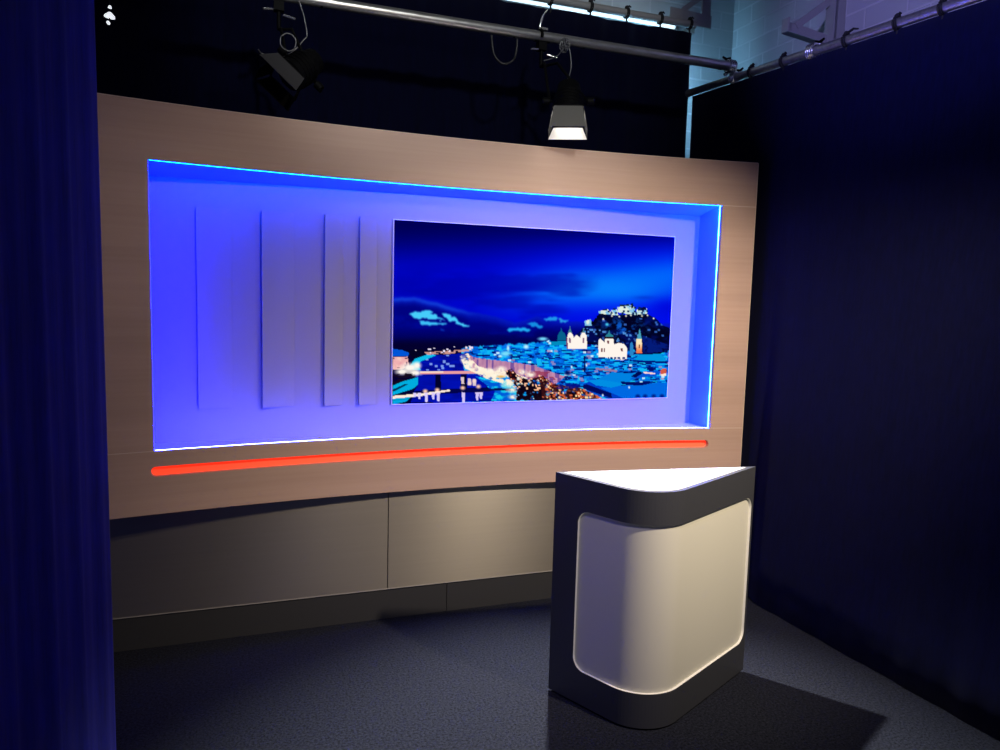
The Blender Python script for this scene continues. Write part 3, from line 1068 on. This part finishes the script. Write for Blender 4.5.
def tie(p, axis, label, group, z_low, tail=0.03):
    """a black tie loop round a rail with a knot and two tails; p = rail centre"""
    p = Vector(p)
    u = Vector(axis).normalized()
    w = Vector((0, 0, 1))
    nn = u.cross(w).normalized()
    b = MB()
    ringp = [p + nn * 0.029 * math.cos(a) + w * 0.031 * math.sin(a) for a in [2 * PI * k / 16 for k in range(16)]]
    for dx in (-0.006, 0.006):
        b.tube([q + u * dx for q in ringp], 0.0055, 8, closed=True)
    kn = p + w * 0.034 + nn * 0.004
    b.tube([kn - u * 0.012, kn, kn + u * 0.012], [0.008, 0.014, 0.008], 8)
    b.tube([p - w * 0.03, p - w * (0.03 + z_low * 0.5) + u * 0.004, p - w * (0.03 + z_low)], 0.006, 6)
    b.tube([kn, kn + u * (tail * 0.6) + w * 0.012, kn + u * tail + w * 0.004], [0.007, 0.006, 0.004], 6)
    return tag(b.build('curtain_tie', M['tape']), label, 'tie', group)


tie((1.955, 4.55, 3.625), (1, 0, 0), 'black tie knotted on the back rail, leftmost of those in view', 'ties on the back curtain rail', 0.05)
tie((2.235, 4.55, 3.625), (1, 0, 0), 'black tie knotted on the back rail, second from the left', 'ties on the back curtain rail', 0.05)
tie((2.50, 4.55, 3.625), (1, 0, 0), 'black tie knotted on the back rail, third from the left', 'ties on the back curtain rail', 0.05)
tie((2.755, 4.55, 3.625), (1, 0, 0), 'black tie knotted on the back rail just left of the wall bracket', 'ties on the back curtain rail', 0.05)
tie((2.985, 4.55, 3.625), (1, 0, 0), 'black tie knotted at the right end of the back rail', 'ties on the back curtain rail', 0.05)
for y, lab in ((3.86, 'black tie looped on the right rail nearest the back corner'),
               (3.62, 'black tie looped on the right rail behind the shiny coupler'),
               (3.21, 'black tie with a loose tail knotted on the right rail under the bracket post'),
               (2.925, 'black tie looped on the right rail in front of the bracket'),
               (2.70, 'black tie looped on the right rail nearest the top edge of the photo')):
    tie((rx_top(y), y, 3.13), (0.124, -1, 0), lab, 'ties on the right curtain rail', 0.02, 0.07 if y == 3.21 else 0.02)


def coupler(p, label, axis, s=1.0):
    """scaffold style pipe clamp: saddle, cap, bolt with wing nut"""
    p = Vector(p)
    u = Vector(axis).normalized()
    w = Vector((0, 0, 1))
    nn = u.cross(w).normalized()
    t = thing('pipe_coupler', p, label, 'clamp')
    b = MB()
    arc = [p + nn * 0.034 * s * math.cos(a) + w * 0.034 * s * math.sin(a) for a in [2 * PI * k / 20 for k in range(20)]]
    for k in (-0.018, -0.006, 0.006, 0.018):
        b.tube([q + u * k * s for q in arc], 0.0075 * s, 8, closed=True)
    part(b, 'clamp_band', M['galv'], t)
    b = MB()
    q = p - nn * 0.045 * s
    b.tube([q - w * 0.045 * s, q + w * 0.05 * s], 0.007 * s, 10)
    b.tube([q + w * 0.030 * s, q + w * 0.040 * s], 0.014 * s, 6)
    b.tube([q - w * 0.040 * s, q - w * 0.028 * s], 0.014 * s, 6)
    part(b, 'clamp_bolt', M['galv'], t)
    b = MB()
    q2 = q + w * 0.055 * s
    b.tube([q2 - u * 0.028 * s + w * 0.012 * s, q2, q2 + u * 0.028 * s + w * 0.012 * s], [0.006 * s, 0.009 * s, 0.006 * s], 8)
    part(b, 'wing_nut', M['black_metal'], t)
    return t


coupler((2.925, 3.99, PZ), 'steel coupler where the lighting pipe meets the right rail', (1, 0, 0), 1.0)
coupler((rx_top(4.0), 4.0, 3.13), 'steel coupler on the right rail just below the lighting pipe end', (0.124, -1, 0), 0.9)
coupler((rx_top(3.42), 3.42, 3.13), 'shiny steel coupler on the right rail under the wall bracket', (0.124, -1, 0), 1.05)


# wall brackets -------------------------------------------------------------
def bar(b, p, q, wdt, dpt, up=(0, 0, 1)):
    """rectangular bar from p to q"""
    p, q = Vector(p), Vector(q)
    t = (q - p)
    L = t.length
    t.normalize()
    a = Vector(up)
    s = t.cross(a).normalized()
    v = s.cross(t).normalized()
    mt = Matrix(((s.x, t.x, v.x, p.x), (s.y, t.y, v.y, p.y), (s.z, t.z, v.z, p.z), (0, 0, 0, 1)))
    b.box((-wdt / 2, 0, -dpt / 2), (wdt / 2, L, dpt / 2), mt)


br = thing('wall_bracket', (3.50, 3.75, 3.38), 'grey triangular steel bracket on the block wall above the right rail', 'bracket')
b = MB(); bar(b, (3.56, 3.75, 3.320), (3.10, 3.75, 3.372), 0.012, 0.075); bar(b, (3.56, 3.725, 3.285), (3.10, 3.725, 3.337), 0.05, 0.008)
b.box((3.094, 3.70, 3.335), (3.106, 3.756, 3.412)); part(b, 'bracket_arm', M['grey_metal'], br)
b = MB(); bar(b, (3.19, 3.745, 3.39), (3.50, 3.745, 3.62), 0.012, 0.040); part(b, 'bracket_brace', M['grey_metal'], br)
b = MB(); b.box((3.425, 3.70, 3.30), (3.435, 3.77, 4.40)); b.box((3.435, 3.75, 3.30), (3.558, 3.765, 4.40)); part(b, 'bracket_post', M['grey_metal'], br)
br2 = thing('wall_bracket', (2.9, 4.7, 3.66), 'grey steel bracket holding the back curtain rail near the corner', 'bracket')
b = MB(); bar(b, (2.86, 4.60, 3.695), (3.19, 4.60, 3.68), 0.012, 0.085); part(b, 'bracket_arm', M['grey_metal'], br2)
b = MB(); bar(b, (3.02, 4.56, 3.60), (3.02, 4.85, 3.60), 0.03, 0.05); part(b, 'bracket_foot', M['grey_metal'], br2)
b = MB(); bar(b, (2.96, 4.61, 3.73), (3.12, 4.61, 3.85), 0.012, 0.035); part(b, 'bracket_brace', M['grey_metal'], br2)
b = MB(); b.box((3.120, 4.61, 3.69), (3.190, 4.625, 4.40)); part(b, 'bracket_post', M['grey_metal'], br2)


# ------------------------------------------------------------------ stage lamps
def stage_lamp(name, lens, aim, hook, label, lit, side=None, upper=(0.145, 0.185, 0.115), lower=(0.155, 0.205, 0.068)):
    """lens: centre of the front opening, aim: unit direction of the beam, hook: point on the pipe"""
    lens, aim, hook = Vector(lens), Vector(aim).normalized(), Vector(hook)
    s = aim.cross(Vector((0, 0, 1))).normalized()          # to the lamp's right
    v = s.cross(aim).normalized()                          # up, square to the beam
    if side is not None:
        s = Vector(side)
        s = (s - aim * s.dot(aim)).normalized()
        v = s.cross(aim).normalized()
    t = thing(name, hook - Vector((0, 0, 0.03)), label, 'stage lamp')

    def W(a, bb, c):
        return lens + s * a + v * bb + aim * c
    b = MB()
    # housing: an octagonal body with a stepped back
    ringdef = [(0.070, -0.005), (0.078, -0.01), (0.078, -0.12), (0.066, -0.15), (0.060, -0.19), (0.03, -0.20)]
    n8 = 20
    vs = []
    for r, c in ringdef:
        for k in range(n8):
            a = 2 * PI * k / n8
            vs.append(W(r * math.cos(a), r * math.sin(a), c))
    fs = []
    for i in range(len(ringdef) - 1):
        for k in range(n8):
            fs.append((i * n8 + k, i * n8 + (k + 1) % n8, (i + 1) * n8 + (k + 1) % n8, (i + 1) * n8 + k))
    fs.append(tuple(range((len(ringdef) - 1) * n8, len(ringdef) * n8)))
    b.add(vs, fs)
    for k in range(4):                                      # cooling fins
        c = -0.04 - 0.022 * k
        rr = [W(0.080 * math.cos(2 * PI * i / n8), 0.080 * math.sin(2 * PI * i / n8), c) for i in range(n8)]
        b.tube(rr, 0.003, 6, closed=True)
    hs = part(b, 'housing', M['black_metal'], t)
    b = MB()
    b.add([W(0.066 * math.cos(2 * PI * k / 24), 0.066 * math.sin(2 * PI * k / 24), -0.006) for k in range(24)] + [W(0, 0, 0.004)],
          [(k, (k + 1) % 24, 24) for k in range(24)], True)
    part(b, 'lens', M['lens'] if lit else M['dead_lens'], t)
    # barn door frame and four flaps
    b = MB()
    f = 0.080
    for a0_, b0_, a1_, b1_ in ((-f, -f, f, -f), (f, -f, f, f), (f, f, -f, f), (-f, f, -f, -f)):
        b.tube([W(a0_, b0_, 0.012), W(a1_, b1_, 0.012)], 0.005, 6)
    part(b, 'door_frame', M['black_metal'], t)
    for kind, open_deg, w0, w1, ln in (('top', -12 if lit else 8, upper[0], upper[1], upper[2]), ('bottom', 12, lower[0], lower[1], lower[2]),
                                       ('left', 14, 0.12, 0.14, 0.085), ('right', 14, 0.12, 0.14, 0.085)):
        o_ = math.radians(open_deg)
        b = MB()
        if kind in ('top', 'bottom'):
            sg = 1 if kind == 'top' else -1
            c0, c1 = 0.016, 0.016 + ln * math.cos(o_)
            h0, h1 = sg * 0.082, sg * (0.082 + ln * math.sin(o_))
            b.plate([W(-w0 / 2, h0, c0), W(w0 / 2, h0, c0), W(w1 / 2, h1, c1), W(-w1 / 2, h1, c1)], 0.002)
        else:
            sg = 1 if kind == 'right' else -1
            c0, c1 = 0.016, 0.016 + ln * math.cos(o_)
            h0, h1 = sg * 0.082, sg * (0.082 + ln * math.sin(o_))
            b.plate([W(h0, -w0 / 2, c0), W(h0, w0 / 2, c0), W(h1, 0.0, c1), W(h1, -w1 / 2, c1)], 0.002)
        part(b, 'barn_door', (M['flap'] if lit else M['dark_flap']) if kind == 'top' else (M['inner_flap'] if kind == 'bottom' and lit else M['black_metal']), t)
    # yoke
    top = hook - Vector((0, 0, 0.16))
    mid = W(0, 0, -0.09)
    b = MB()
    for sg in (-1, 1):
        e1 = mid + s * 0.10 * sg
        e2 = Vector((e1.x, e1.y, top.z)) * 0.35 + top * 0.65
        e2.z = top.z
        b.tube([mid + s * 0.082 * sg, e1, e1.lerp(e2, 0.75), e2, top], 0.008, 8)
    part(b, 'yoke', M['black_metal'], t)
    for sg in (-1, 1):
        b = MB()
        b.tube([mid + s * 0.10 * sg, mid + s * 0.135 * sg], 0.020, 10)
        b.tube([mid + s * 0.135 * sg - v * 0.022, mid + s * 0.135 * sg + v * 0.022], 0.006, 8)
        part(b, 'tilt_knob', M['black_metal'], t)
    b = MB()
    b.tube([top, hook - Vector((0, 0, 0.03))], 0.010, 10)
    b.tube([hook + Vector((-0.012, 0, 0.0)) + Vector((0, 0.035 * math.cos(a), 0.035 * math.sin(a))) for a in [PI * 1.35 * k / 14 - 0.7 for k in range(15)]], 0.009, 8)
    b.box(hook + Vector((-0.024, -0.022, -0.075)), hook + Vector((0.024, 0.022, -0.032)))
    cl = part(b, 'hook_clamp', M['black_metal'], t)
    b = MB()
    b.tube([hook + Vector((-0.03, -0.02, -0.075)), hook + Vector((-0.075, -0.035, -0.085))], 0.006, 8)
    part(b, 'clamp_handle', M['galv'], cl)
    b = MB()
    b.tube([hook + Vector((0.02, -0.03, -0.10)), hook + Vector((0.075, -0.045, -0.115))], 0.007, 8)
    part(b, 'clamp_handle', M['galv'], cl)
    return t


aimC = Vector((-0.20, -0.44, -0.875)).normalized()
LC = Vector((1.712, 3.700, 2.715))
stage_lamp('stage_lamp', LC, aimC, (1.67, 3.99, PZ), 'lit stage lamp with barn doors hanging over the middle of the set wall', True, side=(-0.91, 0.41, -0.03))
aimD = Vector((-0.63, -0.41, -0.55)).normalized()
sD = Vector((-0.64, 0.23, 0.73))
sD = (sD - aimD * sD.dot(aimD)).normalized()
vD = sD.cross(aimD)
LD = Vector((0.312, 3.80, 2.811)) - vD * 0.082 - aimD * 0.016
stage_lamp('stage_lamp', LD, aimD, (0.27, 3.99, PZ), 'unlit black stage lamp on the pipe above the left of the set wall', False, side=sD, upper=(0.165, 0.225, 0.10))


# safety cables and loops ---------------------------------------------------
def wire(name, pts_, r, mt, label, cat, n=8):
    P = [Vector(p) for p in pts_]
    out = []
    k = len(P)
    for i in range(k - 1):
        p0, p1, p2, p3 = P[max(i - 1, 0)], P[i], P[i + 1], P[min(i + 2, k - 1)]
        for j2 in range(n):
            t = j2 / n
            out.append(0.5 * ((2 * p1) + (p2 - p0) * t + (2 * p0 - 5 * p1 + 4 * p2 - p3) * t * t + (3 * p1 - p0 - 3 * p2 + p3) * t ** 3))
    out.append(P[-1])
    b = MB(); b.tube(out, r, 6)
    return tag(b.build(name, mt), label, cat)


yv = 3.95
wire('safety_cable', [(0.36, yv, 3.17), (0.385, yv, 3.10), (0.395, yv, 3.05), (0.40, yv, 3.005), (0.385, yv, 2.985), (0.35, yv, 2.94), (0.31, yv, 2.905), (0.25, yv, 2.887), (0.19, yv, 2.893), (0.17, 3.93, 2.905)],
     0.0035, M['cable'], 'thin steel safety cable looping beside the unlit stage lamp', 'cable')
wire('safety_cable', [(0.30, yv - 0.03, 2.995), (0.325, yv - 0.03, 2.992), (0.345, yv - 0.03, 2.965), (0.335, yv - 0.03, 2.925), (0.305, yv - 0.03, 2.915), (0.275, yv - 0.03, 2.935), (0.275, yv - 0.03, 2.975), (0.30, yv - 0.03, 2.995)],
     0.003, M['cable'], 'small coil of steel cable dangling by the unlit stage lamp', 'cable')
wire('safety_cable', [(1.80, 3.955, 3.165), (1.775, 3.95, 3.12), (1.745, 3.94, 3.085), (1.70, 3.93, 3.06), (1.66, 3.93, 3.045)], 0.003, M['cable'],
     'thin cable sagging from the pipe to the lit lamp clamp', 'cable')
wire('safety_cable', [(1.81, 3.955, 3.175), (1.83, 3.95, 3.10), (1.835, 3.95, 3.03), (1.81, 3.94, 2.965), (1.775, 3.93, 2.94)], 0.0035, M['cable'],
     'steel safety cable curving down right of the lit lamp clamp', 'cable')
wire('power_cable', [(1.375, 3.99, 3.16), (1.39, 3.985, 3.06), (1.44, 3.98, 3.015), (1.50, 3.98, 3.04), (1.52, 3.985, 3.10), (1.525, 3.99, 3.16)], 0.006, M['rubber'],
     'black power cable hanging in a loop under the lighting pipe', 'cable')
b = MB()
zc = 3.105
for k in range(7):
    c = Vector((1.79 + 0.014 * math.cos(k * 0.9), 3.95, 3.150 + 0.016 * math.sin(k * 0.9)))
    b.tube([c + Vector((0.015 * math.cos(a), 0.004 * k - 0.012, 0.022 * math.sin(a))) for a in [2 * PI * q / 14 for q in range(14)]], 0.0028, 6, closed=True)
tag(b.build('shackle', M['cable']), 'bunched steel rings clipped on the pipe right of the lit lamp', 'shackle')
b = MB()
b.tube([(1.655, 3.99, 3.235), (1.67, 3.985, 3.30), (1.69, 3.98, 3.335)], 0.006, 8)
b.box((1.648, 3.978, 3.226), (1.70, 3.992, 3.238))
tag(b.build('cable_hook', M['galv']), 'small bent metal hook on top of the pipe above the lit lamp', 'hook')
# glint of unknown cause at the upper left, put in as small glowing parts
fit = thing('glint_fitting', (-0.522, 4.40, 3.05), 'tiny bright white glint added as a glowing fitting in the dark at the upper left', 'lamp')
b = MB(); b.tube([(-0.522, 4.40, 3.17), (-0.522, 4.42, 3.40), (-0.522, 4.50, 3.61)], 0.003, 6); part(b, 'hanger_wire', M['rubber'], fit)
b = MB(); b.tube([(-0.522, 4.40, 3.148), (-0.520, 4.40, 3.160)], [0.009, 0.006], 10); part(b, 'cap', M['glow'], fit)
b = MB(); b.tube([(-0.524, 4.40, 3.103), (-0.523, 4.40, 3.112), (-0.522, 4.40, 3.128)], [0.026, 0.024, 0.007], 14); part(b, 'glint_cone', M['glow'], fit)
b = MB(); b.tube([(-0.536, 4.40, 3.072), (-0.530, 4.40, 3.076), (-0.524, 4.40, 3.080)], [0.006, 0.011, 0.006], 10); part(b, 'glint_bead', M['glow'], fit)
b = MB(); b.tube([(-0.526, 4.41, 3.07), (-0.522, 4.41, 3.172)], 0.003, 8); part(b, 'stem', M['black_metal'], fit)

# tube lamps behind the back curtain
tl_ = thing('tube_lamp', (0.9, 4.60, 3.608), 'long cool white tube lamp glowing in the gap under the back curtain rail', 'lamp')
b = MB(); b.tube([(-1.2, 4.60, 3.608), (2.90, 4.60, 3.608)], 0.011, 12); part(b, 'tube', M['tube'], tl_)
b = MB(); b.box((-1.25, 4.612, 3.598), (2.94, 4.632, 3.66)); part(b, 'batten', M['grey_metal'], tl_)
tl_ = thing('tube_lamp', (2.86, 4.70, 0.0), 'upright cool white tube lamp hidden behind the back curtain in the corner', 'lamp')
b = MB(); b.tube([(2.86, 4.70, 2.9), (2.86, 4.70, 3.45)], 0.014, 10); part(b, 'tube', M['tube_strong'], tl_)
b = MB(); b.box((2.835, 4.64, 2.85), (2.885, 4.68, 3.50)); b.box((2.897, 4.64, 2.80), (2.901, 4.699, 3.52)); b.box((2.83, 4.64, 2.84), (2.901, 4.66, 2.86)); b.box((2.75, 4.62, 0.0), (2.95, 4.80, 0.03)); b.tube([(2.86, 4.70, 0.0), (2.86, 4.70, 2.9)], 0.015, 10)  # stand, plus an unseen plate added to keep tube light off the right wall
part(b, 'stand_and_shield', M['black_metal'], tl_)


# ------------------------------------------------------------------ light
def spot(name, loc, target, watts, color, size, blend, radius):
    ld = bpy.data.lights.new(name, 'SPOT')
    ld.energy = watts
    ld.color = color
    ld.spot_size = math.radians(size)
    ld.spot_blend = blend
    ld.shadow_soft_size = radius
    o = bpy.data.objects.new(name, ld)
    o.location = loc
    o.rotation_euler = (Vector(target) - Vector(loc)).to_track_quat('-Z', 'Y').to_euler()
    COL.objects.link(o)
    return o


WARM = (1.0, 0.82, 0.62)
spot('front_key_light', (2.56, 0.95, 2.98), (1.90, 3.80, 0.70), 560, WARM, 69, 1.0, 0.05)
spot('front_fill_light', (1.07, 1.12, 2.90), (0.85, 3.60, 1.20), 90, WARM, 100, 1.0, 0.05)
spot('back_lamp_light', LC + aimC * 0.012, LC + Vector((-0.12, -0.52, -0.85)), 1000, (1.0, 0.95, 0.92), 70, 0.75, 0.03)
spot('blue_wash_light', (0.6, 1.4, 3.6), (3.5, 2.9, 3.5), 270, (0.36, 0.34, 1.0), 44, 0.8, 0.08)
spot('blue_floor_light', (0.35, 0.9, 3.4), (1.35, 2.75, 0.4), 80, (0.20, 0.24, 1.0), 52, 0.9, 0.10)
spot('house_light', (0.9, 0.2, 4.25), (1.25, 4.0, 3.50), 250, (0.95, 1.0, 0.97), 45, 0.6, 0.10)

w = bpy.data.worlds.new('studio_dark')
scn.world = w
w.use_nodes = True
w.node_tree.nodes['Background'].inputs[0].default_value = (0.25, 0.28, 1.0, 1)
w.node_tree.nodes['Background'].inputs[1].default_value = 0.12

# ------------------------------------------------------------------ camera
cam = bpy.data.cameras.new('camera')
cam.sensor_fit = 'HORIZONTAL'
cam.sensor_width = 36.0
cam.lens = 750.0 / 1000.0 * 36.0
cam.clip_start = 0.05
co_ = bpy.data.objects.new('camera', cam)
R3 = Matrix(((0.9385061236926555, 0.010712986388864948, -0.34509634555297486),
             (-0.34424696291994045, 0.10564356689214054, -0.9329166443443396),
             (0.02646288555285247, 0.9943463524833476, 0.10283504748517798)))
co_.matrix_world = Matrix.Translation((0, 0, 1.75)) @ R3.to_4x4()
COL.objects.link(co_)
scn.camera = co_

vs_ = scn.view_settings
scn.display_settings.display_device = 'sRGB'
vs_.view_transform = 'Standard'
vs_.look = 'None'
vs_.gamma = 1.0
vs_.exposure = 0.0
vs_.use_curve_mapping = False
